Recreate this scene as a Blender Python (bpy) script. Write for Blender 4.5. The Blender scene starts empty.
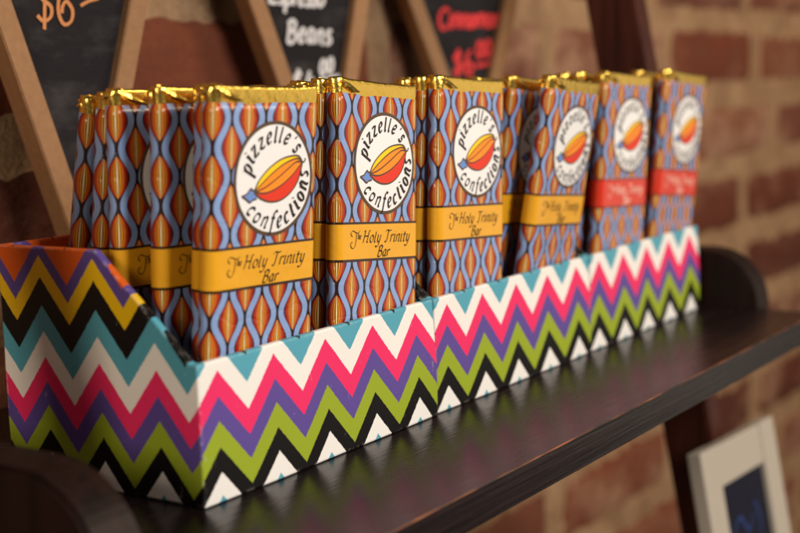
import bpy, bmesh, math, random
from mathutils import Matrix, Vector, noise

random.seed(7)
scn = bpy.context.scene
COL = scn.collection


def lin(c):
    """sRGB 0-255 -> linear RGBA"""
    r = []
    for v in c:
        v /= 255.0
        r.append(v / 12.92 if v <= 0.04045 else ((v + 0.055) / 1.055) ** 2.4)
    return (r[0], r[1], r[2], 1.0)


# ------------------------------------------------------------------ node helpers
class NT:
    def __init__(self, name):
        self.m = bpy.data.materials.new(name)
        self.m.use_nodes = True
        self.t = self.m.node_tree
        self.b = self.t.nodes['Principled BSDF']
        self.out = self.t.nodes['Material Output']

    def new(self, kind, **kw):
        n = self.t.nodes.new(kind)
        for k, v in kw.items():
            setattr(n, k, v)
        return n

    def link(self, a, b):
        self.t.links.new(a, b)

    def put(self, sock, v):
        if isinstance(v, bpy.types.NodeSocket):
            self.link(v, sock)
        else:
            sock.default_value = v

    def M(self, op, a, b=0.0, c=0.0):
        n = self.new('ShaderNodeMath', operation=op)
        self.put(n.inputs[0], a)
        self.put(n.inputs[1], b)
        self.put(n.inputs[2], c)
        return n.outputs[0]

    def mix(self, f, a, b, blend='MIX'):
        n = self.new('ShaderNodeMix', data_type='RGBA', blend_type=blend)
        self.put(n.inputs[0], f)
        self.put(n.inputs[6], a)
        self.put(n.inputs[7], b)
        return n.outputs[2]

    def ramp(self, f, stops, mode='LINEAR'):
        n = self.new('ShaderNodeValToRGB')
        cr = n.color_ramp
        cr.interpolation = mode
        while len(cr.elements) > 1:
            cr.elements.remove(cr.elements[-1])
        cr.elements[0].position = stops[0][0]
        cr.elements[0].color = stops[0][1]
        for p, c in stops[1:]:
            e = cr.elements.new(p)
            e.color = c
        self.put(n.inputs[0], f)
        return n.outputs[0]

    def uv(self, name):
        n = self.new('ShaderNodeUVMap', uv_map=name)
        s = self.new('ShaderNodeSeparateXYZ')
        self.link(n.outputs[0], s.inputs[0])
        return s.outputs[0], s.outputs[1]

    def obj(self):
        return self.new('ShaderNodeTexCoord').outputs['Object']

    def mapping(self, vec, scale=(1, 1, 1), loc=(0, 0, 0)):
        n = self.new('ShaderNodeMapping')
        self.link(vec, n.inputs[0])
        n.inputs['Scale'].default_value = scale
        n.inputs['Location'].default_value = loc
        return n.outputs[0]

    def noise(self, vec, scale, detail=3.0, rough=0.55):
        n = self.new('ShaderNodeTexNoise')
        if vec is not None:
            self.link(vec, n.inputs['Vector'])
        n.inputs['Scale'].default_value = scale
        n.inputs['Detail'].default_value = detail
        n.inputs['Roughness'].default_value = rough
        return n.outputs['Fac']

    def bump(self, h, strength, dist=0.001, normal=None):
        n = self.new('ShaderNodeBump')
        n.inputs['Strength'].default_value = strength
        n.inputs['Distance'].default_value = dist
        self.link(h, n.inputs['Height'])
        if normal is not None:
            self.link(normal, n.inputs['Normal'])
        return n.outputs[0]

    def set(self, color=None, rough=None, metal=None, spec=None, normal=None, coat=None, coat_rough=None):
        i = self.b.inputs
        if color is not None: self.put(i['Base Color'], color)
        if rough is not None: self.put(i['Roughness'], rough)
        if metal is not None: self.put(i['Metallic'], metal)
        if spec is not None: self.put(i['Specular IOR Level'], spec)
        if normal is not None: self.link(normal, i['Normal'])
        if coat is not None: self.put(i['Coat Weight'], coat)
        if coat_rough is not None: self.put(i['Coat Roughness'], coat_rough)
        return self.m


def flat_mat(name, rgb, rough=0.5, spec=0.4, grain=0.0):
    n = NT(name)
    c = lin(rgb)
    if grain:
        f = n.noise(n.obj(), 900.0, 4.0)
        d = tuple(v * (1 - grain) for v in c[:3]) + (1,)
        c = n.mix(f, d, tuple(min(1, v * (1 + grain)) for v in c[:3]) + (1,))
    return n.set(color=c, rough=rough, spec=spec)


# ------------------------------------------------------------------ materials
H = 0.0446                      # front height of a display box
W = 0.13                        # pitch of the boxes
PER = W / 4.8                   # chevron period on the front


def make_chevron():
    n = NT('chevron_paper')
    u, v = n.uv('chev')
    d = n.M('MULTIPLY', n.M('ABSOLUTE', n.M('SUBTRACT', u, n.M('ROUND', u))), 2.0)
    s = n.M('ADD', v, n.M('MULTIPLY', d, 0.335))
    tiny = n.M('MULTIPLY', n.M('SUBTRACT', n.noise(n.obj(), 700.0, 2.0), 0.5), 0.018)
    s = n.M('ADD', s, tiny)
    white, blk, olv = (228, 222, 214), (16, 13, 13), (146, 160, 40)
    pur, pnk, crm = (92, 72, 140), (226, 46, 98), (230, 223, 214)
    tea, yel, orn = (84, 156, 172), (226, 182, 16), (214, 92, 20)
    K = 0.45
    bands = [(0.0, tea), (0.05, white), (.217, blk), (.39, olv), (.572, pur), (.746, pnk), (.925, crm), (1.115, tea),
             (1.306, blk), (1.516, yel), (1.675, pur), (1.80, orn), (2.05, blk), (2.2, olv)]
    col = n.ramp(n.M('MULTIPLY', s, K), [(p * K, lin(c)) for p, c in bands], 'CONSTANT')
    o = n.obj()
    g = n.noise(n.mapping(o, (1, 1, 1)), 1600.0, 3.0)
    big = n.noise(o, 40.0, 3.0)
    col = n.mix(n.M('MULTIPLY', g, 0.22), col, lin((120, 108, 96)), 'SOFT_LIGHT')
    # scuffed, paler paper along the folds
    geo = n.new('ShaderNodeNewGeometry')
    bv = n.new('ShaderNodeBevel', samples=4)
    bv.inputs['Radius'].default_value = 0.0014
    dt = n.new('ShaderNodeVectorMath', operation='DOT_PRODUCT')
    n.link(bv.outputs[0], dt.inputs[0])
    n.link(geo.outputs['True Normal'], dt.inputs[1])
    e = n.M('MULTIPLY', n.M('SUBTRACT', 1.0, dt.outputs['Value']), 5.0)
    e = n.M('MULTIPLY', n.M('MINIMUM', e, 1.0), n.M('GREATER_THAN', n.noise(o, 420.0, 5.0, 0.65), 0.52))
    col = n.mix(n.M('MULTIPLY', e, 0.55), col, lin((214, 202, 188)))
    # faint handling marks
    sc = n.M('GREATER_THAN', n.noise(n.mapping(o, (1, 1, 0.35), (2, 5, 1)), 330.0, 6.0, 0.7), 0.665)
    col = n.mix(n.M('MULTIPLY', sc, 0.28), col, lin((205, 196, 184)))
    h = n.M('ADD', n.M('MULTIPLY', g, 0.5), n.M('MULTIPLY', big, 0.8))
    return n.set(color=col, rough=n.M('ADD', 0.38, n.M('MULTIPLY', big, 0.16)), spec=0.25, normal=n.bump(h, 0.18, 0.0006))


UP, VP = 0.0150, 0.0179         # pod lattice periods


def make_wrapper():
    n = NT('pod_print_paper')
    u, v = n.uv('wrap')

    def family(off):
        uu = n.M('SUBTRACT', u, off) if off else u
        vv = n.M('SUBTRACT', v, off) if off else v
        u0 = n.M('ABSOLUTE', n.M('SUBTRACT', uu, n.M('ROUND', uu)))
        v0 = n.M('ABSOLUTE', n.M('SUBTRACT', vv, n.M('ROUND', vv)))
        ang = n.M('MINIMUM', n.M('MULTIPLY', v0, math.pi / 0.74), math.pi / 2)
        p = n.M('MULTIPLY', n.M('POWER', n.M('MAXIMUM', n.M('COSINE', ang), 0.0), 0.86), 0.266)
        inside = n.M('LESS_THAN', u0, p)
        r = n.M('DIVIDE', u0, n.M('MAXIMUM', p, 0.001))
        return inside, r, u0, v0

    a_in, a_r, u0, v0 = family(0.0)
    b_in, b_r, _, _ = family(0.5)
    # the winding ribbons between the pods, of even width
    th = n.M('MULTIPLY', v0, 2 * math.pi)
    slope = n.M('MULTIPLY', n.M('SINE', th), 0.68)
    half = n.M('MULTIPLY', n.M('SQRT', n.M('ADD', 1.0, n.M('MULTIPLY', slope, slope))), 0.080)
    mid = n.M('ADD', 0.25, n.M('MULTIPLY', n.M('COSINE', th), 0.132))
    rib = n.M('LESS_THAN', n.M('ABSOLUTE', n.M('SUBTRACT', u0, mid)), half)
    r = n.M('ADD', n.M('MULTIPLY', a_in, a_r), n.M('MULTIPLY', b_in, b_r))
    pod = n.ramp(r, [(0.0, lin((244, 224, 172))), (0.05, lin((236, 204, 138))), (0.07, lin((100, 56, 22))), (0.19, lin((170, 100, 30))),
                     (0.205, lin((232, 164, 42))), (0.28, lin((226, 148, 36))), (0.295, lin((92, 38, 14))), (0.37, lin((182, 86, 24))),
                     (0.45, lin((194, 94, 26))), (0.465, lin((224, 140, 42))), (0.52, lin((212, 114, 34))), (0.535, lin((106, 32, 14))),
                     (0.63, lin((186, 68, 26))), (0.71, lin((182, 60, 24))), (0.725, lin((92, 20, 12))), (0.80, lin((160, 34, 22))),
                     (0.92, lin((146, 28, 20))), (1.0, lin((80, 16, 14)))], 'LINEAR')
    blk = lin((44, 28, 26))
    blue = lin((132, 154, 194))
    col = n.mix(rib, blk, blue)
    col = n.mix(n.M('MAXIMUM', a_in, b_in), col, pod)
    o = n.obj()
    big = n.noise(o, 75.0, 3.0)
    fine = n.noise(o, 1500.0, 2.0)
    col = n.mix(n.M('MULTIPLY', fine, 0.12), col, lin((120, 110, 100)), 'SOFT_LIGHT')
    # soft creases in the paper
    vo = n.new('ShaderNodeTexVoronoi', feature='DISTANCE_TO_EDGE')
    wv = n.new('ShaderNodeVectorMath', operation='ADD')
    n.link(n.mapping(o, (45, 45, 75)), wv.inputs[0])
    nv = n.new('ShaderNodeTexNoise')
    n.link(o, nv.inputs['Vector'])
    nv.inputs['Scale'].default_value = 60.0
    n.link(nv.outputs['Color'], wv.inputs[1])
    n.link(wv.outputs[0], vo.inputs['Vector'])
    vo.inputs['Scale'].default_value = 1.0
    cr = n.M('MULTIPLY', n.M('MINIMUM', n.M('MULTIPLY', vo.outputs['Distance'], 14.0), 1.0), 0.17)
    bm = n.bump(n.M('ADD', n.M('ADD', big, cr), n.M('MULTIPLY', fine, 0.03)), 0.24, 0.0022)
    return n.set(color=col, rough=0.24, spec=0.45, normal=bm)


def make_band(name, base, edge_c):
    n = NT(name)
    u, v = n.uv('wrap')
    e = n.M('GREATER_THAN', n.M('ABSOLUTE', n.M('SUBTRACT', v, 0.5)), 0.44)
    o = n.obj()
    big = n.noise(o, 80.0, 3.0)
    c = n.mix(big, lin(base), lin(tuple(int(x * 0.93) for x in base)))
    c = n.mix(e, c, lin(edge_c))
    return n.set(color=c, rough=0.22, spec=0.5, normal=n.bump(big, 0.2, 0.002))


def make_gold():
    n = NT('gold_foil')
    o = n.obj()
    vo = n.new('ShaderNodeTexVoronoi', feature='DISTANCE_TO_EDGE')
    n.link(n.mapping(o, (420, 420, 300)), vo.inputs['Vector'])
    vo.inputs['Scale'].default_value = 1.0
    cre = n.M('MINIMUM', n.M('MULTIPLY', vo.outputs['Distance'], 2.2), 1.0)
    big = n.noise(o, 330.0, 4.0)
    h = n.M('ADD', n.M('MULTIPLY', cre, 0.12), big)
    c = n.mix(big, lin((238, 188, 66)), lin((248, 216, 116)))
    return n.set(color=c, rough=0.24, metal=1.0, normal=n.bump(h, 0.22, 0.0012))


def make_shelf_wood():
    n = NT('dark_wood_laminate')
    o = n.obj()
    g = n.noise(n.mapping(o, (14, 620, 620)), 1.0, 4.0, 0.6)
    g2 = n.noise(n.mapping(o, (3, 60, 60)), 1.0, 3.0)
    c = n.ramp(n.M('ADD', n.M('MULTIPLY', g, 0.65), n.M('MULTIPLY', g2, 0.35)),
               [(0.3, lin((10, 7, 7))), (0.52, lin((24, 16, 16))), (0.72, lin((42, 27, 27)))])
    sm_ = n.noise(n.mapping(o, (1.0, 1.6, 1)), 26.0, 5.0, 0.65)
    dust = n.M('GREATER_THAN', n.noise(o, 900.0, 2.0, 0.5), 0.74)
    c = n.mix(n.M('MULTIPLY', dust, 0.30), c, lin((120, 108, 98)))
    return n.set(color=c, rough=n.M('ADD', n.M('ADD', 0.06, n.M('MULTIPLY', sm_, 0.24)), n.M('MULTIPLY', g, 0.14)), spec=0.27, normal=n.bump(g, 0.22, 0.0005))


def make_wear():
    n = NT('worn_edge')
    o = n.obj()
    f = n.noise(n.mapping(o, (60, 400, 400)), 1.0, 4.0)
    c = n.ramp(f, [(0.40, lin((34, 20, 15))), (0.55, lin((96, 52, 28))), (0.72, lin((150, 84, 44)))])
    return n.set(color=c, rough=0.5)


def make_dark_paint(name, c0, c1):
    n = NT(name)
    o = n.obj()
    g = n.noise(n.mapping(o, (260, 260, 16)), 1.0, 4.0)
    c = n.ramp(g, [(0.3, lin(c0)), (0.7, lin(c1))])
    return n.set(color=c, rough=0.45, spec=0.15, normal=n.bump(g, 0.2, 0.0006))


def make_brick():
    n = NT('old_brick')
    o = n.obj()
    at = n.new('ShaderNodeAttribute', attribute_name='tone')
    base = n.ramp(at.outputs['Fac'], [(0.0, lin((84, 42, 28))), (0.3, lin((124, 62, 38))), (0.55, lin((138, 80, 52))),
                                      (0.8, lin((112, 66, 54))), (1.0, lin((154, 96, 62)))])
    f = n.noise(o, 34.0, 6.0, 0.62)
    f2 = n.noise(o, 260.0, 4.0, 0.6)
    c = n.mix(n.M('MULTIPLY', f, 0.55), base, lin((70, 38, 30)), 'MIX')
    smear = n.ramp(n.noise(n.mapping(o, (1, 1, 1.6), (3, 1, 7)), 9.0, 6.0, 0.7), [(0.46, (0, 0, 0, 1)), (0.62, (1, 1, 1, 1))])
    at2 = n.new('ShaderNodeAttribute', attribute_name='limed')
    sm = n.M('MULTIPLY', n.M('MULTIPLY', smear, at2.outputs['Fac']), 0.8)
    c = n.mix(sm, c, lin((164, 124, 96)))
    c = n.mix(n.M('MULTIPLY', f2, 0.3), c, lin((60, 34, 26)), 'MULTIPLY')
    h = n.M('ADD', f, n.M('MULTIPLY', f2, 0.5))
    return n.set(color=c, rough=0.85, spec=0.2, normal=n.bump(h, 0.7, 0.004))


def make_mortar():
    n = NT('sandy_mortar')
    o = n.obj()
    f = n.noise(o, 40.0, 6.0, 0.65)
    f2 = n.noise(o, 420.0, 4.0, 0.7)
    c = n.ramp(n.M('ADD', n.M('MULTIPLY', f, 0.6), n.M('MULTIPLY', f2, 0.4)),
               [(0.3, lin((124, 92, 66))), (0.55, lin((178, 140, 104))), (0.75, lin((208, 174, 138)))])
    return n.set(color=c, rough=0.95, spec=0.1, normal=n.bump(n.M('ADD', f, f2), 0.9, 0.004))


def make_mdf():
    n = NT('raw_fibreboard')
    o = n.obj()
    f = n.noise(o, 260.0, 5.0, 0.65)
    b = n.noise(o, 22.0, 3.0)
    c = n.mix(f, lin((130, 92, 60)), lin((168, 126, 88)))
    c = n.mix(n.M('MULTIPLY', b, 0.25), c, lin((120, 84, 56)))
    return n.set(color=c, rough=0.75, spec=0.2, normal=n.bump(f, 0.25, 0.001))


def make_chalkboard():
    n = NT('chalkboard_black')
    o = n.obj()
    f = n.noise(o, 30.0, 5.0, 0.6)
    f2 = n.noise(n.mapping(o, (1, 1, 4)), 160.0, 3.0)
    c = n.mix(n.M('MULTIPLY', n.M('ADD', f, f2), 0.5), lin((22, 20, 22)), lin((42, 37, 37)))
    sme = n.ramp(n.noise(n.mapping(o, (1, 1, 2.2)), 24.0, 6.0, 0.65), [(0.5, (0, 0, 0, 1)), (0.75, (1, 1, 1, 1))])
    c = n.mix(n.M('MULTIPLY', sme, 0.35), c, lin((96, 90, 88)))
    return n.set(color=c, rough=0.8, spec=0.12)


MAT = dict(
    chev=make_chevron(), wrap=make_wrapper(), gold=make_gold(), shelf=make_shelf_wood(), wear=make_wear(),
    dark=make_dark_paint('dark_brown_wood', (18, 10, 8), (36, 20, 15)), red_wood=make_dark_paint('reddish_wood', (46, 20, 13), (78, 38, 28)), brick=make_brick(), mortar=make_mortar(), mdf=make_mdf(), slate=make_chalkboard(),
    band=make_band('gold_band_paper', (232, 164, 34), (52, 32, 20)),
    rband=make_band('red_band_paper', (214, 52, 28), (120, 34, 26)),
    label=flat_mat('white_label', (230, 224, 218), 0.35, 0.5),
    ring=flat_mat('label_ring', (84, 62, 44), 0.4),
    ink=flat_mat('brown_ink', (40, 26, 22), 0.45),
    pale=flat_mat('pale_ink', (250, 218, 196), 0.45),
    pyel=flat_mat('pod_yellow', (246, 196, 18), 0.4), porg=flat_mat('pod_orange', (246, 136, 28), 0.4),
    pred=flat_mat('pod_red', (216, 52, 30), 0.4), pblu=flat_mat('pod_blue', (104, 134, 190), 0.4),
    chalk_w=flat_mat('white_chalk', (206, 200, 196), 0.9, 0.1, 0.2),
    chalk_t=flat_mat('tan_chalk', (196, 128, 80), 0.9, 0.1, 0.2),
    chalk_r=flat_mat('red_chalk', (206, 62, 62), 0.9, 0.1, 0.2),
    chalk_b=flat_mat('blue_chalk', (44, 58, 104), 0.9, 0.1, 0.2),
    white=flat_mat('white_painted_wood', (168, 156, 140), 0.5, 0.4, 0.06),
    navy=flat_mat('navy_board', (20, 21, 34), 0.6, 0.12, 0.2),
)


# ------------------------------------------------------------------ object helpers
def mesh_obj(name, bm, mats, parent=None, smooth=False):
    me = bpy.data.meshes.new(name)
    bm.normal_update()
    bm.to_mesh(me)
    bm.free()
    for m in (mats if isinstance(mats, (list, tuple)) else [mats]):
        me.materials.append(m)
    if smooth:
        for p in me.polygons:
            p.use_smooth = True
    o = bpy.data.objects.new(name, me)
    COL.objects.link(o)
    if parent is not None:
        o.parent = parent
    return o


def child(name, me_obj, parent):
    o = me_obj.copy()
    o.name = name
    COL.objects.link(o)
    o.parent = parent
    return o


def tag(o, label, cat, group=None, kind=None):
    o['label'] = label
    o['category'] = cat
    if group: o['group'] = group
    if kind: o['kind'] = kind
    return o


def empty(name, loc=(0, 0, 0)):
    o = bpy.data.objects.new(name, None)
    o.empty_display_size = 0.01
    o.location = loc
    COL.objects.link(o)
    return o


def add_box(bm, x0, x1, y0, y1, z0, z1, mi=0):
    vs = [bm.verts.new(p) for p in ((x0, y0, z0), (x1, y0, z0), (x1, y1, z0), (x0, y1, z0), (x0, y0, z1), (x1, y0, z1), (x1, y1, z1), (x0, y1, z1))]
    fs = []
    for q in ((3, 2, 1, 0), (4, 5, 6, 7), (0, 1, 5, 4), (1, 2, 6, 5), (2, 3, 7, 6), (3, 0, 4, 7)):
        f = bm.faces.new([vs[k] for k in q])
        f.material_index = mi
        fs.append(f)
    return vs, fs


def bevel(bm, w, seg=2, edges=None):
    bmesh.ops.bevel(bm, geom=edges or bm.edges[:], offset=w, segments=seg, affect='EDGES', profile=0.6)


def prism(bm, pts, axis_fn, a, b, mi=0):
    """pts: 2-D outline; axis_fn(p, t) -> 3-D point"""
    A = [bm.verts.new(axis_fn(p, a)) for p in pts]
    B = [bm.verts.new(axis_fn(p, b)) for p in pts]
    fs = [bm.faces.new(A), bm.faces.new(B[::-1])]
    for i in range(len(pts)):
        j = (i + 1) % len(pts)
        fs.append(bm.faces.new((A[j], A[i], B[i], B[j])))
    for f in fs:
        f.material_index = mi
    bmesh.ops.recalc_face_normals(bm, faces=fs)
    return fs


# ------------------------------------------------------------------ stroke lettering
def sm(pts, n=7):
    """Catmull-Rom through the points"""
    if len(pts) < 3:
        return pts
    out = []
    P = [pts[0]] + list(pts) + [pts[-1]]
    for i in range(1, len(P) - 2):
        p0, p1, p2, p3 = P[i - 1], P[i], P[i + 1], P[i + 2]
        for k in range(n):
            t = k / n
            out.append(tuple(0.5 * (2 * p1[a] + (p2[a] - p0[a]) * t + (2 * p0[a] - 5 * p1[a] + 4 * p2[a] - p3[a]) * t * t
                                    + (3 * p1[a] - p0[a] - 3 * p2[a] + p3[a]) * t ** 3) for a in (0, 1)))
    out.append(pts[-1])
    return out


# width, strokes ('L' straight polyline / 'S' smooth); x-height 1, ascender 1.65, descender -.65
G = {
    'p': (.72, [('L', [(.08, 1.02), (.05, -.65)]), ('S', [(.05, .72), (.35, 1.0), (.62, .78), (.58, .28), (.32, 0), (.06, .12)])]),
    'i': (.30, [('S', [(.0, .88), (.1, 1), (.1, .2), (.18, 0), (.28, .12)]), ('L', [(.08, 1.34), (.14, 1.42)])]),
    'z': (.66, [('S', [(.0, .86), (.2, 1.0), (.42, .92), (.6, .98)]), ('L', [(.6, .98), (.0, .03)]), ('S', [(.0, .03), (.2, .1), (.42, -.02), (.66, .12)])]),
    'e': (.60, [('S', [(.06, .46), (.4, .58), (.5, .84), (.3, 1.0), (.06, .72), (.04, .28), (.24, 0), (.54, .2)])]),
    'l': (.30, [('S', [(.08, 1.44), (.08, .2), (.16, 0), (.28, .12)])]),
    "'": (.22, [('S', [(.12, 1.36), (.13, 1.22), (.04, 1.02)])]),
    's': (.52, [('S', [(.48, .86), (.28, 1.0), (.07, .82), (.16, .58), (.4, .42), (.45, .16), (.22, 0), (.0, .12)])]),
    'c': (.56, [('S', [(.52, .82), (.32, 1.0), (.07, .72), (.05, .28), (.26, 0), (.53, .16)])]),
    'o': (.66, [('S', [(.3, 1.0), (.06, .76), (.06, .26), (.28, 0), (.56, .24), (.57, .74), (.3, 1.0)])]),
    'n': (.70, [('L', [(.07, 1.0), (.05, 0)]), ('S', [(.06, .66), (.34, 1.0), (.54, .88), (.54, .2), (.6, .0), (.7, .1)])]),
    'm': (1.05, [('L', [(.07, 1.0), (.05, 0)]), ('S', [(.06, .66), (.3, 1.0), (.46, .85), (.45, 0)]), ('S', [(.46, .66), (.72, 1.0), (.9, .85), (.9, .1), (1.02, .05)])]),
    'f': (.48, [('S', [(.62, 1.5), (.46, 1.65), (.26, 1.4), (.2, .6), (.14, -.4), (-.06, -.62)]), ('L', [(.0, .98), (.46, .98)])]),
    't': (.44, [('S', [(.2, 1.35), (.17, .25), (.26, 0), (.42, .12)]), ('L', [(.0, .98), (.42, .98)])]),
    'T': (.95, [('S', [(-.05, 1.35), (.2, 1.62), (.6, 1.52), (1.0, 1.62)]), ('S', [(.5, 1.56), (.44, .3), (.34, 0), (.1, .08)])]),
    'h': (.70, [('L', [(.08, 1.65), (.05, 0)]), ('S', [(.06, .66), (.34, 1.0), (.54, .86), (.54, .2), (.6, .0), (.7, .1)])]),
    'H': (1.12, [('S', [(-.05, 1.42), (.12, 1.6), (.18, 1.3), (.12, .2), (.0, .0)]), ('S', [(1.05, 1.62), (.86, 1.5), (.84, .6), (.8, .1), (.98, .05)]), ('L', [(.1, .84), (.84, .9)])]),
    'y': (.64, [('S', [(.02, .92), (.1, .96), (.12, .3), (.3, .02), (.52, .34)]), ('S', [(.56, 1.0), (.52, .2), (.4, -.45), (.1, -.62), (-.04, -.44)])]),
    'r': (.48, [('L', [(.07, 1.0), (.05, 0)]), ('S', [(.06, .62), (.28, .98), (.48, .9)])]),
    'B': (.86, [('S', [(.14, 1.58), (.13, .8), (.08, 0)]), ('S', [(-.04, 1.4), (.3, 1.66), (.66, 1.5), (.6, 1.05), (.2, .84)]), ('S', [(.2, .84), (.7, .78), (.74, .24), (.4, -.03), (.04, .05)])]),
    'a': (.66, [('S', [(.5, .86), (.3, 1.0), (.06, .7), (.06, .2), (.24, 0), (.5, .4)]), ('S', [(.52, 1.0), (.5, .2), (.56, 0), (.66, .12)])]),
    'E': (.82, [('L', [(.68, 1.6), (.06, 1.56), (.06, .03), (.7, .05)]), ('L', [(.06, .84), (.56, .86)])]),
    'C': (1.0, [('S', [(.88, 1.36), (.6, 1.64), (.14, 1.3), (.04, .6), (.3, .02), (.68, .02), (.92, .3)])]),
    '$': (.86, [('S', [(.66, 1.28), (.36, 1.44), (.1, 1.16), (.3, .86), (.62, .62), (.6, .26), (.3, .1), (.04, .3)]), ('L', [(.4, 1.72), (.32, -.2)])]),
    '6': (.82, [('S', [(.5, 1.7), (.14, 1.1), (.05, .45), (.26, .0), (.58, .1), (.66, .5), (.42, .82), (.24, .66), (.2, .4)])]),
    '4': (.86, [('L', [(.4, 1.62), (.06, .62), (.78, .66)]), ('L', [(.6, 1.2), (.54, -.05)])]),
    '0': (.74, [('S', [(.36, 1.5), (.08, 1.1), (.08, .4), (.34, .0), (.62, .4), (.62, 1.1), (.36, 1.5)])]),
    '-': (.7, [('L', [(.0, .5), (.6, .7)])]),
    ' ': (.42, []),
}


class Pen:
    """Collects ribbons in a 2-D plane; to3(p, lift) gives the 3-D point."""

    def __init__(self, to3, wmin, wmax, nib=math.radians(40), step=2.0e-6):
        self.bm = bmesh.new()
        self.to3, self.wmin, self.wmax, self.nib, self.k, self.step = to3, wmin, wmax, nib, 0, step
        self.sx = 1.0

    def ribbon(self, pts, mi=0, taper=False):
        n = len(pts)
        L, R = [], []
        self.k += 1
        lift = self.k * self.step
        for i, p in enumerate(pts):
            a = pts[max(0, i - 1)]
            b = pts[min(n - 1, i + 1)]
            dx, dy = b[0] - a[0], b[1] - a[1]
            l = math.hypot(dx, dy) or 1e-9
            th = math.atan2(dy, dx)
            w = self.wmin + (self.wmax - self.wmin) * abs(math.sin(th - self.nib))
            if taper:
                w *= 0.35 + 0.65 * math.sin(math.pi * min(max(i / (n - 1), .0), 1.0))
            nx, ny = -dy / l * w / 2, dx / l * w / 2
            L.append(self.bm.verts.new(self.to3((p[0] + nx, p[1] + ny), lift)))
            R.append(self.bm.verts.new(self.to3((p[0] - nx, p[1] - ny), lift)))
        for i in range(n - 1):
            f = self.bm.faces.new((L[i], R[i], R[i + 1], L[i + 1]))
            f.material_index = mi

    def glyph(self, ch, f):
        """f maps glyph coordinates to plane coordinates"""
        for kind, pts in G[ch][1]:
            q = sm(pts, 6) if kind == 'S' else [(pts[i][0] + (pts[i + 1][0] - pts[i][0]) * t / 4, pts[i][1] + (pts[i + 1][1] - pts[i][1]) * t / 4)
                                                for i in range(len(pts) - 1) for t in range(4)] + [pts[-1]]
            self.ribbon([f(p) for p in q])

    def line(self, text, x, y, xh, slant=0.18, track=0.12, ang=0.0, jitter=0.0):
        c, s = math.cos(ang), math.sin(ang)
        pen = 0.0
        for ch in text:
            jy = random.uniform(-jitter, jitter)
            jr = 1 + random.uniform(-jitter, jitter) * 0.6

            def f(p, pen=pen, jy=jy, jr=jr):
                gx = ((pen + p[0] * jr) * self.sx + p[1] * slant) * xh
                gy = (p[1] * jr + jy) * xh
                return (x + gx * c - gy * s, y + gx * s + gy * c)
            self.glyph(ch, f)
            pen += G[ch][0] + track
        return pen * xh


def text_width(text, xh, track=0.12):
    return sum(G[c][0] + track for c in text) * xh


# ------------------------------------------------------------------ chocolate bar prototypes
UL, UR, YF, YB, RC = -0.0221, 0.0260, -0.0055, 0.0010, 0.0032
ZP = 0.1197


def ring_pts(off=0.0, n_c=7, flat=14):
    """rounded rectangle, starting mid front-left corner; returns (x, y, arc length)"""
    x0, x1, y0, y1, r = UL - off, UR + off, YF - off, YB + off, RC + off
    pts = []
    rr = min(0.0018, (y1 - y0) / 2 - 1e-4) + off

    def arc(cx, cy, r, a0, a1, n):
        return [(cx + r * math.cos(math.radians(a0 + (a1 - a0) * k / n)), cy + r * math.sin(math.radians(a0 + (a1 - a0) * k / n))) for k in range(n + 1)]
    rl = min(r, (y1 - y0) / 2 - 1e-5)
    pts += arc(x0 + rl, y0 + rl, rl, 225, 270, n_c)
    xa, xb = x0 + rl, x1 - rr
    pts += [(xa + (xb - xa) * k / flat, y0) for k in range(1, flat)]
    pts += arc(x1 - rr, y0 + rr, rr, 270, 360, n_c)
    pts += arc(x1 - rr, y1 - rr, rr, 0, 90, n_c)
    pts += [(xb + (xa - xb) * k / flat, y1) for k in range(1, flat)]
    pts += arc(x0 + rl, y1 - rl, rl, 90, 180, n_c)
    pts += arc(x0 + rl, y0 + rl, rl, 180, 225, n_c)
    out, s = [], 0.0
    for i, p in enumerate(pts):
        if i:
            s += math.hypot(p[0] - pts[i - 1][0], p[1] - pts[i - 1][1])
        out.append((p[0], p[1], s))
    # unroll to both sides of the front-left corner: the seam lies at the back
    k0 = len(out) - 2 * n_c - 2
    return [(x, y, q if i < k0 else q - s) for i, (x, y, q) in enumerate(out)]


def puff(x, y, z, amp):
    return amp * noise.noise(Vector((x * 70, y * 70, z * 55 + 3.1)))


def sleeve(bm, z0, z1, nz, off, uvname, fu, fv, amp=0.0, cap=False):
    R = ring_pts(off)
    uvl = bm.loops.layers.uv.new(uvname)
    rows = []
    for k in range(nz + 1):
        z = z0 + (z1 - z0) * k / nz
        row = []
        for (x, y, s) in R[:-1]:
            d = puff(x, y, z, amp)
            row.append(bm.verts.new((x, y + (d if y < 0 else -d) * (1 if abs(x) < .021 else .4), z)))
        rows.append(row)
    N = len(rows[0])
    for k in range(nz):
        for i in range(N):
            j = (i + 1) % N
            f = bm.faces.new((rows[k][i], rows[k][j], rows[k + 1][j], rows[k + 1][i]))
            f.smooth = True
            for lp, (ii, kk) in zip(f.loops, ((i, k), (i + 1, k), (i + 1, k + 1), (i, k + 1))):
                lp[uvl].uv = (fu(R[ii][2]), fv(z0 + (z1 - z0) * kk / nz))
    if cap:
        bm.faces.new(rows[0][::-1])
        bm.faces.new(rows[-1])


AMP = 0.00022


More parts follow.
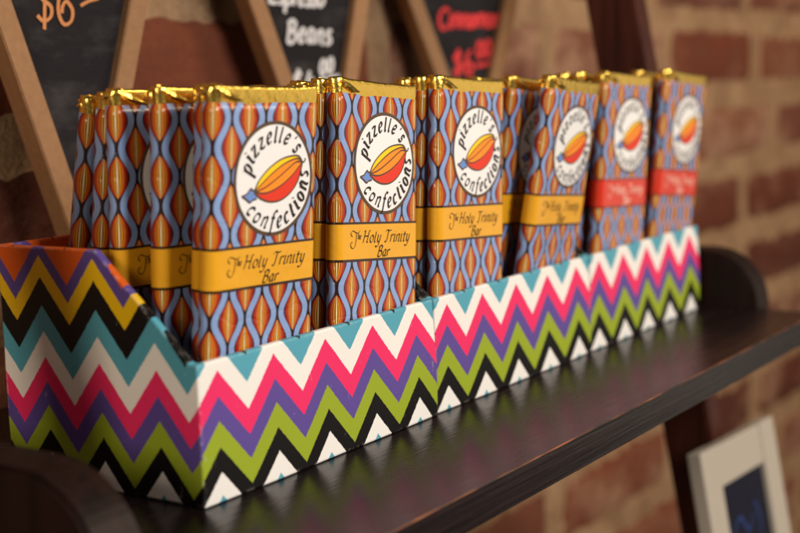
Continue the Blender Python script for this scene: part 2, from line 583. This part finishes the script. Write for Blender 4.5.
def make_bar_meshes():
    P = {}
    bm = bmesh.new()
    sleeve(bm, 0.0, ZP, 40, 0.0, 'wrap', lambda s: s / UP, lambda z: (z - 0.0434) / VP, AMP, cap=True)
    P['wrapper'] = mesh_obj('wrapper', bm, MAT['wrap'])

    z0, z1 = 0.0616, 0.0754
    bm = bmesh.new()
    sleeve(bm, z0, z1, 8, 0.00026, 'wrap', lambda s: s / UP, lambda z: (z - z0) / (z1 - z0), AMP)
    P['name_band'] = mesh_obj('name_band', bm, MAT['band'])
    o2 = P['name_band'].copy()
    o2.data = P['name_band'].data.copy()
    o2.data.materials[0] = MAT['rband']
    COL.objects.link(o2)
    P['name_band_red'] = o2

    def front(x, z, lift):
        return (x, YF + puff(x, YF, z, AMP) - lift, z)

    # band lettering
    for key, m in (('band_text', MAT['ink']), ('band_text_red', MAT['pale'])):
        pen = Pen(lambda p, l: front(p[0], p[1], 0.00036 + l), 0.00014, 0.00064)
        if key.endswith('red'):
            pen.wmin, pen.wmax = 0.00022, 0.00052
        pen.sx = 1.22
        pen.line('Holy Trinity', -0.0082, 0.0681, 0.00262, 0.34, 0.17)
        pen.line('Bar', 0.0006, 0.0630, 0.00236, 0.34, 0.2)
        pen.sx = 1.0
        # the small swash «The» set high before the line
        pen.wmax *= 0.5
        pen.wmin *= 0.8
        pen.ribbon(sm([(-0.0141, 0.0703), (-0.0149, 0.0714), (-0.0138, 0.0724), (-0.0122, 0.0718), (-0.0108, 0.0716), (-0.0096, 0.0724)], 8))
        pen.ribbon(sm([(-0.0117, 0.0717), (-0.0120, 0.0690), (-0.0128, 0.0668), (-0.0140, 0.0662), (-0.0150, 0.0670), (-0.0149, 0.0682), (-0.0140, 0.0684)], 8))
        pen.line('he', -0.0110, 0.0694, 0.00135, 0.2, 0.12)
        P[key] = mesh_obj('lettering', pen.bm, m)

    # round label
    CX, CZ, CR = 0.0055, 0.0961, 0.0182
    bm = bmesh.new()
    NS = 72

    def ringrow(r, lift):
        return [bm.verts.new(front(CX + r * math.cos(2 * math.pi * k / NS), CZ + r * math.sin(2 * math.pi * k / NS), lift)) for k in range(NS)]
    r0 = ringrow(CR, 0.00004)
    r1 = ringrow(CR, 0.00018)
    r2 = ringrow(CR * 0.935, 0.00018)
    inner = [ringrow(CR * f, 0.00018) for f in (0.75, 0.5, 0.25)]
    c = bm.verts.new(front(CX, CZ, 0.00018))
    for a, b, mi in ((r0, r1, 1), (r1, r2, 1), (r2, inner[0], 0), (inner[0], inner[1], 0), (inner[1], inner[2], 0)):
        for k in range(NS):
            j = (k + 1) % NS
            f = bm.faces.new((a[k], a[j], b[j], b[k]))
            f.material_index = mi
    for k in range(NS):
        bm.faces.new((inner[2][k], inner[2][(k + 1) % NS], c))
    bmesh.ops.recalc_face_normals(bm, faces=bm.faces[:])
    if sum(f.normal.y for f in bm.faces) > 0:
        bmesh.ops.reverse_faces(bm, faces=bm.faces[:])
    P['round_label'] = mesh_obj('round_label', bm, [MAT['label'], MAT['ring']])

    # lettering round the label
    pen = Pen(lambda p, l: front(CX + p[0] * CR, CZ + p[1] * CR, 0.00027 + l), 0.016, 0.058)

    def arc_text(txt, a0, a1, rad0, xh, inward, rad1=None):
        rad = rad0
        tot = sum(G[ch][0] for ch in txt)
        gap = (abs(math.radians(a1 - a0)) * rad / xh - tot) / (len(txt) - 1)
        pos = 0.0
        for ch in txt:
            w = G[ch][0]
            bl = rad0 + ((rad1 or rad0) - rad0) * (pos * xh / rad) / abs(math.radians(a1 - a0))
            sgn = -1 if a1 < a0 else 1
            ang = math.radians(a0) + sgn * (pos + w / 2) * xh / rad
            pos += w + gap
            ca, sa = math.cos(ang), math.sin(ang)

            def f(p, ca=ca, sa=sa, w=w, bl=bl):
                gx = (p[0] - w / 2 + p[1] * 0.2) * xh
                gy = p[1] * xh
                if inward:   # baseline outside, top of the letter towards the centre
                    rr = bl - gy
                    return (rr * ca - gx * sa, rr * sa + gx * ca)
                rr = bl + gy
                return (rr * ca + gx * sa, rr * sa - gx * ca)
            pen.glyph(ch, f)
    arc_text("pizzelle's", 172, 39, 0.585, 0.192, False, 0.665)
    arc_text('confections', 218, 366, 0.873, 0.190, True)
    P['label_text'] = mesh_obj('lettering', pen.bm, MAT['ink'])

    # the cocoa pod drawn in the middle
    S = lambda u, v, l: front(CX + u * CR, CZ + v * CR, 0.00027 + l)
    bm = bmesh.new()

    def patch(top, bot, mi, lift):
        T, B = sm(top, 8), sm(bot, 8)

        def resample(q, n=24):
            d = [0]
            for i in range(1, len(q)):
                d.append(d[-1] + math.hypot(q[i][0] - q[i - 1][0], q[i][1] - q[i - 1][1]))
            out = []
            for k in range(n + 1):
                t = d[-1] * k / n
                i = 0
                while i < len(d) - 2 and d[i + 1] < t:
                    i += 1
                w = (t - d[i]) / max(d[i + 1] - d[i], 1e-9)
                out.append((q[i][0] + (q[i + 1][0] - q[i][0]) * w, q[i][1] + (q[i + 1][1] - q[i][1]) * w))
            return out
        T, B = resample(T), resample(B)
        tv = [bm.verts.new(S(*p, lift)) for p in T]
        bv = [bm.verts.new(S(*p, lift)) for p in B]
        for i in range(len(tv) - 1):
            f = bm.faces.new((bv[i], bv[i + 1], tv[i + 1], tv[i]))
            f.material_index = mi
        return T, B
    e0, e1 = (-.50, -.22), (.72, .26)
    c0 = [e0, (-.38, -.02), (-.16, .17), (.10, .31), (.34, .37), (.60, .375), e1]
    c1 = [e0, (-.33, -.09), (-.05, .10), (.22, .24), (.48, .32), (.62, .325), e1]
    c2 = [e0, (-.22, -.14), (.10, .02), (.36, .17), (.56, .27), e1]
    c3 = [e0, (-.20, -.24), (.14, -.14), (.44, .03), (.62, .18), e1]
    c4 = [e0, (-.34, -.33), (-.10, -.40), (.18, -.38), (.44, -.25), (.62, -.04), e1]
    patch(c0, c1, 0, 0.0)
    patch(c1, c2, 1, 0.0)
    patch(c2, c3, 1, 0.0)
    patch(c3, c4, 2, 0.0)
    leaf_t = [(-.80, -.27), (-.68, -.235), (-.585, -.15), (-.54, -.18), (-.46, -.17)]
    leaf_b = [(-.80, -.27), (-.70, -.325), (-.60, -.385), (-.53, -.35), (-.43, -.33)]
    patch(leaf_t, leaf_b, 3, -0.00001)
    pp = Pen(lambda p, l: S(p[0], p[1], 0.00003 + l), 0.024, 0.040)
    pp.bm.free()
    pp.bm = bm
    for cc in (c0, c1, c2, c3, c4):
        pp.ribbon(sm(cc, 8), 4)
    for cc in (leaf_t, leaf_b):
        pp.ribbon(sm(cc, 8), 4)
    pp.ribbon(sm([(.72, .26), (.77, .27), (.80, .33)], 6), 4)
    P['pod'] = mesh_obj('cocoa_pod', bm, [MAT['pyel'], MAT['porg'], MAT['pred'], MAT['pblu'], MAT['ring']])

    # foil ends, three different crumples
    P['foil'] = []
    for sd in range(4):
        rnd = random.Random(40 + sd)
        bm = bmesh.new()
        lev = [(0.1186, -0.00015), (0.1200, -0.00004), (0.1214, 0.00004), (0.1228, 0.00006), (0.1242, -0.0000), (0.1250, -0.0003), (0.1249, -0.0006), (0.1238, -0.0010), (0.1228, -0.0025)]
        rows = []
        for k, (z, off) in enumerate(lev):
            R = ring_pts(off)[:-1]
            row = []
            for (x, y, s) in R:
                t = k / (len(lev) - 1)
                v = Vector((x * 230 + sd * 11, y * 230, z * 230))
                left = max(0.0, min(1.0, (UL + 0.010 - x) / 0.010))
                right = max(0.0, min(1.0, (x - UR + 0.005) / 0.005))
                a = (0.00006 + 0.0012 * left + 0.0002 * right) * t
                nx = noise.noise(v) * a
                ny = noise.noise(v + Vector((9, 2, 5))) * a
                nz = noise.noise(Vector((x * 120 + sd * 5, y * 160, 1))) * (0.0003 + 0.0012 * left) * t
                dip = 0.0007 * (1 - ((x - 0.003) / 0.024) ** 2) * t
                row.append(bm.verts.new((x + nx, y + ny, z + nz - dip + 0.0007 * right * t)))
            rows.append(row)
        N = len(rows[0])
        for k in range(len(lev) - 1):
            for i in range(N):
                f = bm.faces.new((rows[k][i], rows[k][(i + 1) % N], rows[k + 1][(i + 1) % N], rows[k + 1][i]))
                f.smooth = True
        bm.faces.new(rows[-1])
        # crumpled folds at the left end, one small one at the right
        for (cx, cy, cz, sx, sy, sz) in ((UL + 0.0022, -0.0030, 0.1236, .0026, .0022, .0019), (UL + 0.0055, -0.0012, 0.1240, .0030, .0022, .0015),
                                         (UL + 0.0012, -0.0010, 0.1226, .0018, .0024, .0021), (UR - 0.0015, -0.0030, 0.1238, .0014, .0016, .0010)):
            r = bmesh.ops.create_icosphere(bm, subdivisions=2, radius=0.86)
            off = Vector((rnd.uniform(0, 50), rnd.uniform(0, 50), rnd.uniform(0, 50)))
            for v in r['verts']:
                d = v.co.copy()
                m = 1 + 0.60 * noise.noise(d * 1.3 + off) + 0.45 * noise.noise(d * 3.1 + off)
                m -= 0.30 * abs(noise.noise(d * 2.0 - off))
                v.co = Vector((cx + d.x * sx * m, cy + d.y * sy * m, cz + d.z * sz * m))
            vs = set(r['verts'])
            for f in bm.faces:
                if f.verts[0] in vs:
                    f.smooth = False
        # diagonal fold running down from the left corner on the front
        a = [(UL + .0012, .1240), (UL + .0060, .1232), (UL + .0125, .1203), (UL + .0085, .1199), (UL + .0030, .1218)]
        q = [bm.verts.new((x, YF - 0.0004 - 0.0004 * rnd.random(), z)) for x, z in a]
        ctr = bm.verts.new((UL + .0062, YF - 0.0012, .1217))
        for i in range(5):
            bm.faces.new((q[i], ctr, q[(i + 1) % 5]))
        P['foil'].append(mesh_obj('foil_end', bm, MAT['gold']))
    return P


PROTO = make_bar_meshes()
BAR_GROUP = 'wrapped chocolate bars in the zigzag boxes'
n_bar = 0


def place_bar(x, y, yaw, roll, lean, label, red=False, z=0.0020):
    global n_bar
    root = empty('chocolate_bar')
    root.matrix_world = Matrix.Translation((x, y, z)) @ Matrix.Rotation(math.radians(yaw), 4, 'Z') @ Matrix.Rotation(math.radians(roll), 4, 'Y') @ Matrix.Rotation(math.radians(lean), 4, 'X')
    tag(root, label, 'chocolate bar', BAR_GROUP)
    child('wrapper', PROTO['wrapper'], root)
    child('foil_end', PROTO['foil'][n_bar % 4], root)
    lab = child('round_label', PROTO['round_label'], root)
    child('lettering', PROTO['label_text'], lab)
    child('cocoa_pod', PROTO['pod'], lab)
    band = child('name_band', PROTO['name_band_red' if red else 'name_band'], root)
    child('lettering', PROTO['band_text_red' if red else 'band_text'], band)
    q = random.Random(90 + n_bar)
    lab.location = (q.uniform(-.0003, .0003), 0, q.uniform(-.0003, .0003))
    ba = math.radians(q.uniform(-.5, .5))
    band.rotation_euler = (0, ba, 0)
    band.location = (-math.sin(ba) * 0.0685, 0, q.uniform(-.0004, .0004))
    n_bar += 1
    return root


Z0 = 0.0030
# the six bars standing in front
place_bar(.0321, .0130, -3.0, 1.9, 4.1, 'gold banded bar at the very front, nearest the corner of the first box')
place_bar(.0936, .0094, -1.2, 5.0, -0.6, 'gold banded bar at the front, second from the near end of the row')
place_bar(.1579, .0094, -1.0, 3.6, 0.3, 'gold banded bar just past the first seam between the boxes, third in the front row')
place_bar(.2239, .0156, 1.6, 4.9, 8.4, 'gold banded bar leaning forward next to the red banded bars', )
place_bar(.2964, .0111, -1.9, 3.6, 2.6, 'red banded bar beside the leaning gold banded bar, nearer of the two front red ones', True)
place_bar(.3585, .0126, -1.0, 5.0, 4.6, 'red banded bar at the far end of the row', True)
# the stack behind the nearest bar, their sides in view
place_bar(.0362, .0197, -2.0, 1.6, 4.0, 'gold banded bar pressed right behind the nearest front bar')
place_bar(.0324, .0306, -4.0, 1.2, 2.6, 'bar seen edge on, second behind the nearest front bar, with a sliver of its label')
place_bar(.0318, .0468, -4.5, 0.6, 2.2, 'bar seen edge on beside a wide gap, third behind the nearest front bar')
place_bar(.0316, .0640, -1.0, 2.6, 5.6, 'lower tilted bar in the stack, last but one towards the wall', z=0.0012)
place_bar(.0312, .0792, -0.5, 2.5, 9.4, 'tilted bar at the very back of the near stack against the chalkboard', z=0.0012)
# the others, mostly hidden
place_bar(.0945, .0186, -1.5, 4.0, 1.0, 'shaded bar hidden close behind the second front bar')
place_bar(.0950, .0290, -0.5, 3.0, 2.0, 'shaded bar at the back of the stack behind the second front bar')
place_bar(.1578, .0190, -1.5, 3.0, 2.0, 'shaded bar hidden close behind the third front bar')
place_bar(.1575, .0285, -0.5, 2.0, 3.5, 'shaded bar at the back of the stack behind the third front bar')
place_bar(.2195, .0262, 0.5, 4.0, 6.5, 'shaded gold banded bar just behind the forward leaning bar')
place_bar(.2165, .0370, -0.5, 3.0, 5.0, 'shaded gold banded bar behind the leaning bar, farther back of the two')
place_bar(.2940, .0205, -1.0, 3.0, 2.0, 'red banded bar hidden behind the nearer red banded bar', True)
place_bar(.2930, .0300, -1.0, 2.5, 3.0, 'bar at the back of the stack behind the nearer red banded bar', True)
place_bar(.3580, .0222, -1.0, 3.0, 3.0, 'red banded bar hidden behind the farthest red banded bar', True)

for k, o in list(PROTO.items()):
    for ob in (o if isinstance(o, list) else [o]):
        bpy.data.objects.remove(ob)


# ------------------------------------------------------------------ zigzag display boxes
def make_box():
    bm = bmesh.new()
    t, D, HB, YS, w = 0.0030, 0.0875, 0.0775, 0.0405, 0.1294
    zi = 0.0016

    def V(x, y, z): return bm.verts.new((x, y, z))
    o = {}
    for s, x in (('L', 0.0), ('R', w)):
        o[s] = [V(x, 0, 0), V(x, D, 0), V(x, D, HB), V(x, YS, HB), V(x, t, H), V(x, 0, H)]
    i = {}
    for s, x in (('L', t), ('R', w - t)):
        i[s] = [V(x, t, zi), V(x, D - t, zi), V(x, D - t, HB), V(x, YS, HB), V(x, t, H)]
    F = bm.faces.new
    F(o['L'][::-1]); F(o['R'])
    F((o['L'][0], o['R'][0], o['R'][5], o['L'][5]))
    F((o['L'][1], o['L'][2], o['R'][2], o['R'][1]))
    F((o['L'][0], o['L'][1], o['R'][1], o['R'][0]))
    F(i['L']); F(i['R'][::-1])
    F((i['L'][0], i['L'][4], i['R'][4], i['R'][0]))
    F((i['L'][1], i['R'][1], i['R'][2], i['L'][2]))
    F((i['L'][0], i['R'][0], i['R'][1], i['L'][1]))
    F((o['L'][5], o['R'][5], o['R'][4], i['R'][4], i['L'][4], o['L'][4]))
    for s in 'LR':
        F((o[s][4], i[s][4], i[s][3], o[s][3]))
    F((o['L'][3], i['L'][3], i['L'][2], i['R'][2], i['R'][3], o['R'][3], o['R'][2], o['L'][2]))
    bmesh.ops.recalc_face_normals(bm, faces=bm.faces[:])
    bmesh.ops.bevel(bm, geom=bm.edges[:], offset=0.0009, segments=3, affect='EDGES', profile=0.5)
    # slightly wavy hand-cut card
    bmesh.ops.subdivide_edges(bm, edges=[e for e in bm.edges if e.calc_length() > 0.02], cuts=6, use_grid_fill=True)
    for v in bm.verts:
        v.co.y += 0.0011 * noise.noise(Vector((v.co.x * 24, 1.7, v.co.z * 26)))
        v.co.x += 0.0007 * noise.noise(Vector((v.co.y * 30, 5.2, v.co.z * 30))) * (1 if v.co.x < w / 2 else 0.4)
    uvl = bm.loops.layers.uv.new('chev')
    bm.normal_update()
    for f in bm.faces:
        f.smooth = True
        n = f.normal
        c = f.calc_center_median()
        side = (c.x < t + .0002 or c.x > w - t - .0002) and abs(n.y) < 0.80
        if abs(n.x) > 0.7: side = True
        if c.y < t * 0.9 and abs(n.x) < 0.6: side = False
        if c.x < 0.0006 and n.x < -0.5: side = True
        for lp in f.loops:
            p = lp.vert.co
            # round the front-left fold the print simply runs on
            u = (-p.y / (0.92 * PER)) if side else (p.x / PER)
            lp[uvl].uv = (u - 0.31, p.z / H)
    return bm


BX = mesh_obj('display_box', make_box(), MAT['chev'])
md = BX.modifiers.new('weighted', 'WEIGHTED_NORMAL')
md.keep_sharp = False
BG = 'zigzag paper display boxes in a row'
LB = ['zigzag striped open box at the near end with its stepped side in full view',
      'zigzag striped box in the middle of the row of boxes',
      'zigzag striped box at the far end under the red banded bars']
for k in range(3):
    b = BX if k == 0 else BX.copy()
    if k:
        COL.objects.link(b)
    b.location = (W * k, (0, 0.0003, -0.0002)[k], 0.0001)
    b.rotation_euler = (0, 0, math.radians((0, -0.12, 0.1)[k]))
    tag(b, LB[k], 'display box', BG)

# ------------------------------------------------------------------ the shelf
shelf = empty('ladder_shelf', (0.17, 0.05, -0.0125))
tag(shelf, 'dark brown wooden shelf with rounded ends and leaning posts that carries the boxes', 'shelf')
OFF = Vector(shelf.location)


def sub(bm):
    bmesh.ops.translate(bm, verts=bm.verts[:], vec=-OFF)
    return bm


bm = bmesh.new()
add_box(bm, -0.0495, 0.3995, -0.0610, 0.168, -0.0125, 0.0)
bmesh.ops.bevel(bm, geom=bm.edges[:], offset=0.0004, segments=1, affect='EDGES')
for f in bm.faces:
    n = f.normal
    f.material_index = 1 if (n.y < -0.3 and n.z > 0.3) else 0
mesh_obj('shelf_board', sub(bm), [MAT['shelf'], MAT['wear']], shelf)

for xa, xb in ((-0.067, -0.05), (0.40, 0.42)):
    bm = bmesh.new()
    r, yf, zt = 0.030, -0.028, 0.0302
    out = [(yf, -0.0122)] + [(yf + r - r * math.cos(math.radians(a)), zt - r + r * math.sin(math.radians(a))) for a in range(0, 91, 6)]
    out += [(0.166, zt), (0.166, -0.0122)]
    fs = prism(bm, out, lambda p, t: (t, p[0], p[1]), xa, xb)
    bmesh.ops.bevel(bm, geom=[e for e in bm.edges if abs(e.verts[0].co.x - e.verts[1].co.x) < 1e-6], offset=0.0012, segments=2, affect='EDGES')
    mesh_obj('side_panel', sub(bm), MAT['dark'], shelf)

for xa, xb in ((-0.0655, -0.0600), (0.4015, 0.4190)):
    bm = bmesh.new()
    sl = 0.18
    out = [(0.0115 - 0.5 * sl, -0.5), (0.0405 - 0.5 * sl, -0.5), (0.0405 + 0.5 * sl, 0.5), (0.0115 + 0.5 * sl, 0.5)]
    fs = prism(bm, out, lambda p, t: (t, p[0], p[1]), xa, xb)
    bmesh.ops.bevel(bm, geom=bm.edges[:], offset=0.0012, segments=2, affect='EDGES')
    mesh_obj('post', sub(bm), MAT['red_wood'], shelf)


bm = bmesh.new()
add_box(bm, -0.0495, 0.3995, -0.13, 0.16, -0.322, -0.3095)
bmesh.ops.bevel(bm, geom=bm.edges[:], offset=0.0006, segments=1, affect='EDGES')
mesh_obj('lower_shelf_board', sub(bm), MAT['shelf'], shelf)

# ------------------------------------------------------------------ brick wall
def make_wall():
    bm = bmesh.new()
    tone = bm.faces.layers.float.new('tone')
    lime = bm.faces.layers.float.new('limed')
    YW = 0.18
    rnd = random.Random(11)
    CO, LEN, J = 0.067, 0.213, 0.013
    known = {-1: .83, -3: .945, -6: .649, 0: .58, -2: .74, -4: .86, -5: .55}
    x_lo, x_hi = -0.75, 2.6
    for r in range(-10, 9):
        zb = 0.105 + CO * r
        x = known.get(r, rnd.uniform(0, LEN))
        x -= math.ceil((x - x_lo) / LEN) * LEN
        while x < x_hi:
            L = LEN + rnd.uniform(-0.006, 0.006)
            j2, j1 = J / 2 + rnd.uniform(-.0015, .003), J / 2 + rnd.uniform(-.0015, .003)
            x0, x1 = x + j1, x + L - j2
            z0, z1 = zb + J * .55 + rnd.uniform(-.001, .002), zb + CO - J * .55 + rnd.uniform(-.002, .001)
            nx, nz = 14, 5
            dep = rnd.uniform(-0.0015, 0.002)
            sd = rnd.uniform(0, 90)
            grid = []
            for kz in range(nz + 1):
                row = []
                for kx in range(nx + 1):
                    u, w = kx / nx, kz / nz
                    px, pz = x0 + (x1 - x0) * u, z0 + (z1 - z0) * w
                    e = min(min(u, 1 - u) * (x1 - x0), min(w, 1 - w) * (z1 - z0))
                    wob = noise.noise(Vector((px * 40, sd, pz * 40))) * 0.0028
                    if e < 1e-6:
                        px += noise.noise(Vector((px * 55, pz * 55, sd))) * 0.0035
                        pz += noise.noise(Vector((px * 55 + 7, pz * 55, sd))) * 0.0030
                        y = YW + 0.005
                    else:
                        y = YW + dep + wob
                    row.append(bm.verts.new((px, y, pz)))
                grid.append(row)
            t = rnd.random()
            lm = rnd.choice((0.3, 0.6, 1.0, 1.2)) if x > 0.45 else rnd.choice((0.05, 0.2, 0.5))
            if r == 0 and x < 0.3 and x + L > -0.1:
                t, lm = 0.36, 0.0
            elif r == 0 and x < 0.5:
                t, lm = 0.85, 1.25
            for kz in range(nz):
                for kx in range(nx):
                    f = bm.faces.new((grid[kz][kx], grid[kz][kx + 1], grid[kz + 1][kx + 1], grid[kz + 1][kx]))
                    f[tone] = t
                    f[lime] = lm
                    f.smooth = True
            x += L
    # the mortar bed behind the bricks, a solid backing
    n0 = len(bm.verts)
    nx, nz = 300, 110
    zl, zh = 0.105 - 10 * CO, 0.105 + 9 * CO
    g = [[bm.verts.new((x_lo + (x_hi - x_lo) * i / nx, 0.1832 + 0.0022 * noise.noise(Vector((i * .9, k * 1.1, 4))) + 0.0012 * noise.noise(Vector((i * 2.3, k * 2.9, 8))), zl + (zh - zl) * k / nz)) for i in range(nx + 1)] for k in range(nz + 1)]
    for k in range(nz):
        for i in range(nx):
            f = bm.faces.new((g[k][i], g[k][i + 1], g[k + 1][i + 1], g[k + 1][i]))
            f.material_index = 1
            f.smooth = True
    add_box(bm, x_lo, x_hi, 0.195, 0.28, zl, zh, 1)
    return bm


wall = mesh_obj('brick_wall', make_wall(), [MAT['brick'], MAT['mortar']])
tag(wall, 'old red brick wall with wide sandy mortar joints behind the shelf', 'wall')


# ------------------------------------------------------------------ wedge chalkboards
def chalkboard(P0, yaw, tilt, half_at, v_at, cen, slope, top, label, write):
    root = empty('chalkboard_sign')
    root.matrix_world = Matrix.Translation(P0) @ Matrix.Rotation(math.radians(yaw), 4, 'Z')
    tag(root, label, 'chalkboard', 'wedge shaped chalkboard price signs')
    tip = v_at - half_at / slope
    c, s = math.cos(tilt), math.sin(tilt)
    cx, cz = cen, v_at

    def L(u, v):      # untilted board coordinates -> tilted local
        return (cx + u * c - (v - cz) * s, cz + u * s + (v - cz) * c)
    fw = 0.0092
    hw = lambda v: (v - tip) * slope
    n = math.sqrt(1 + slope * slope)
    ti = tip + fw * n / slope                       # inner tip
    outer = [(0, tip), (hw(top), top), (-hw(top), top)]
    it = top - fw
    inner = [(0, ti), ((it - ti) * slope, it), (-(it - ti) * slope, it)]
    bm = bmesh.new()
    y0, y1 = -0.004, 0.008
    A = [bm.verts.new((L(*p)[0], y0, L(*p)[1])) for p in outer]
    B = [bm.verts.new((L(*p)[0], y0, L(*p)[1])) for p in inner]
    A2 = [bm.verts.new((L(*p)[0], y1, L(*p)[1])) for p in outer]
    B2 = [bm.verts.new((L(*p)[0], y1, L(*p)[1])) for p in inner]
    for i in range(3):
        j = (i + 1) % 3
        bm.faces.new((A[i], A[j], B[j], B[i]))
        bm.faces.new((A2[j], A2[i], B2[i], B2[j]))
        bm.faces.new((A[j], A[i], A2[i], A2[j]))
        bm.faces.new((B[i], B[j], B2[j], B2[i]))
    bmesh.ops.recalc_face_normals(bm, faces=bm.faces[:])
    bmesh.ops.bevel(bm, geom=bm.edges[:], offset=0.0005, segments=2, affect='EDGES')
    mesh_obj('frame', bm, MAT['mdf'], root)
    bm = bmesh.new()
    grow = [(0, ti - 0.004), (inner[1][0] + .001, it + .001), (inner[2][0] - .001, it + .001)]
    prism(bm, grow, lambda p, t: (L(*p)[0], t, L(*p)[1]), 0.0005, 0.0045)
    bo = mesh_obj('writing_surface', bm, MAT['slate'], root)
    write(bo)
    return root


def chalk_pen(w):
    return Pen(lambda p, l: (p[0], -0.0001 - l * 4, p[1]), w * 0.85, w * 1.15)


def write1(bo):
    p = chalk_pen(0.0014)
    p.line('$6', -.0162, .0225, .0110, 0.05, 0.02)
    p.ribbon(sm([(.0050, .0300), (.0095, .0320), (.0140, .0331)], 8))
    mesh_obj('chalk_lettering', p.bm, MAT['chalk_t'], bo)


def write2(bo):
    p = chalk_pen(0.0019)
    p.line('Espresso', -.0225, .0278, .0066, 0.1, 0.05, -0.03, 0.06)
    p.line('Beans', -.0128, .0092, .0066, 0.1, 0.22, -0.05, 0.06)
    p.line('$4', -.0100, -.0170, .0074, 0.05, 0.10, 0.0, 0.05)
    p.line('00', .0070, -.0078, .0052, 0.25, 0.22, 0.15, 0.05)
    p.ribbon(sm([(.0066, -.0102), (.0125, -.0096), (.0195, -.0080)], 8))
    mesh_obj('chalk_lettering', p.bm, MAT['chalk_w'], bo)


def write3(bo):
    p = chalk_pen(0.0021)
    p.line('Cinnamon', -.0185, .0190, .0070, 0.1, 0.10, 0.0, 0.06)
    p.line('$6', -.0090, -.0080, .0086, 0.05, 0.10, 0.0, 0.05)
    p.line('00', .0085, .0010, .0068, 0.15, 0.14, 0.1, 0.05)
    p.ribbon(sm([(.0075, -.0035), (.0130, -.0032), (.0200, -.0015)], 8))
    mesh_obj('chalk_lettering', p.bm, MAT['chalk_r'], bo)


chalkboard((.0959, .15, .1319), -8, 0.005, .0324, .0142, -.0009, 0.305, 0.085, 'wedge shaped chalkboard in raw wood frame with tan chalk price, nearest the left end', write1)
chalkboard((.2503, .15, .1391), -14, 0.062, .0380, .0292, .0015, 0.31, 0.080, 'wedge shaped chalkboard with white chalk writing about beans', write2)
chalkboard((.4009, .15, .1383), -22, 0.052, .0400, .0350, -.0008, 0.345, 0.075, 'wedge shaped chalkboard with red chalk writing', write3)

# ------------------------------------------------------------------ framed board hung low on the wall
fr = empty('framed_board', (0.4035, -0.0125, -0.0715))
fr.rotation_euler = (-0.18, math.radians(2.5), 0)
tag(fr, 'white framed dark board with blue chalk marks leaning on the shelf post low down', 'framed board')
bm = bmesh.new()
hw, fwid, hh = 0.0550, 0.0225, 0.240
add_box(bm, -hw, -hw + fwid, -0.004, 0.004, -hh, 0.0)
add_box(bm, hw - fwid, hw, -0.004, 0.004, -hh, 0.0)
add_box(bm, -hw + fwid + .0005, hw - fwid - .0005, -0.0036, 0.004, -fwid, -0.0005)
add_box(bm, -hw + fwid + .0005, hw - fwid - .0005, -0.0036, 0.004, -hh, -hh + fwid)
bevel(bm, 0.001, 2)
mesh_obj('frame', bm, MAT['white'], fr)
bm = bmesh.new()
add_box(bm, -hw + fwid - .003, hw - fwid + .003, -0.001, 0.002, -hh + fwid - .003, -fwid + .003)
pn = mesh_obj('dark_panel', bm, MAT['navy'], fr)
p = Pen(lambda q, l: (q[0], -0.0012 - l * 8, q[1]), 0.0012, 0.0024)
for a in ([(-.022, -.050), (-.010, -.044), (.0, -.053), (.010, -.046)], [(-.024, -.068), (-.012, -.060), (-.006, -.074), (.009, -.063), (.022, -.070)],
          [(.014, -.040), (.018, -.050), (.015, -.058)], [(-.022, -.084), (.0, -.080), (.022, -.085)]):
    p.ribbon(sm(a, 8))
mesh_obj('chalk_marks', p.bm, MAT['chalk_b'], pn)

# ------------------------------------------------------------------ camera
R3 = ((0.563977277048639, 0.13134219847684864, -0.8152783928647139),
      (-0.8249401960255678, 0.044822417352929245, -0.5634399913779086),
      (-0.03746069879354347, 0.9903232693428484, 0.13362828384736325))
cam = bpy.data.cameras.new('camera')
co = bpy.data.objects.new('camera', cam)
COL.objects.link(co)
co.matrix_world = Matrix.Translation((-0.2859010, -0.2720171, 0.1244655)) @ Matrix(R3).to_4x4()
cam.sensor_width = 36.0
cam.lens = 1338.02 * 36.0 / 800.0
cam.clip_start, cam.clip_end = 0.01, 50
cam.dof.use_dof = True
cam.dof.focus_distance = 0.470
cam.dof.aperture_fstop = 8.4
scn.camera = co


# ------------------------------------------------------------------ light: a window off to the front right, a warm lamp, added foil and wall fills, dim room
def area(name, loc, target, size, size_y, power, color):
    l = bpy.data.lights.new(name, 'AREA')
    l.shape = 'RECTANGLE'
    l.size, l.size_y = size, size_y
    l.energy = power
    l.color = color
    o = bpy.data.objects.new(name, l)
    COL.objects.link(o)
    o.location = loc
    d = Vector(target) - Vector(loc)
    o.rotation_euler = d.to_track_quat('-Z', 'Y').to_euler()
    return o


area('window_light', (0.02, -1.20, 0.62), (0.15, 0.05, 0.05), 0.45, 0.45, 17.0, (1.0, 0.985, 0.96))
area('foil_fill', (1.75, -1.25, 0.05), (0.15, 0.0, 0.08), 1.2, 1.1, 3.2, (1.0, 0.88, 0.72))  # added unseen panel, something bright for the foil fronts to mirror
area('wall_fill', (0.90, -0.95, 0.80), (0.85, 0.18, -0.12), 0.4, 0.4, 9.0, (1.0, 0.81, 0.60))  # added fill that brightens the bricks, no real fixture
area('side_lamp', (-1.12, -0.34, 0.42), (0.0, 0.03, 0.06), 0.28, 0.28, 6.2, (1.0, 0.87, 0.70))

w = bpy.data.worlds.new('World')
scn.world = w
w.use_nodes = True
bg = w.node_tree.nodes['Background']
bg.inputs[0].default_value = (1.0, 0.86, 0.74, 1)
bg.inputs[1].default_value = 0.085

scn.view_settings.view_transform = 'Standard'
scn.view_settings.look = 'None'
scn.view_settings.exposure = 0.0
scn.view_settings.gamma = 1.0
scn.cycles.max_bounces = 8
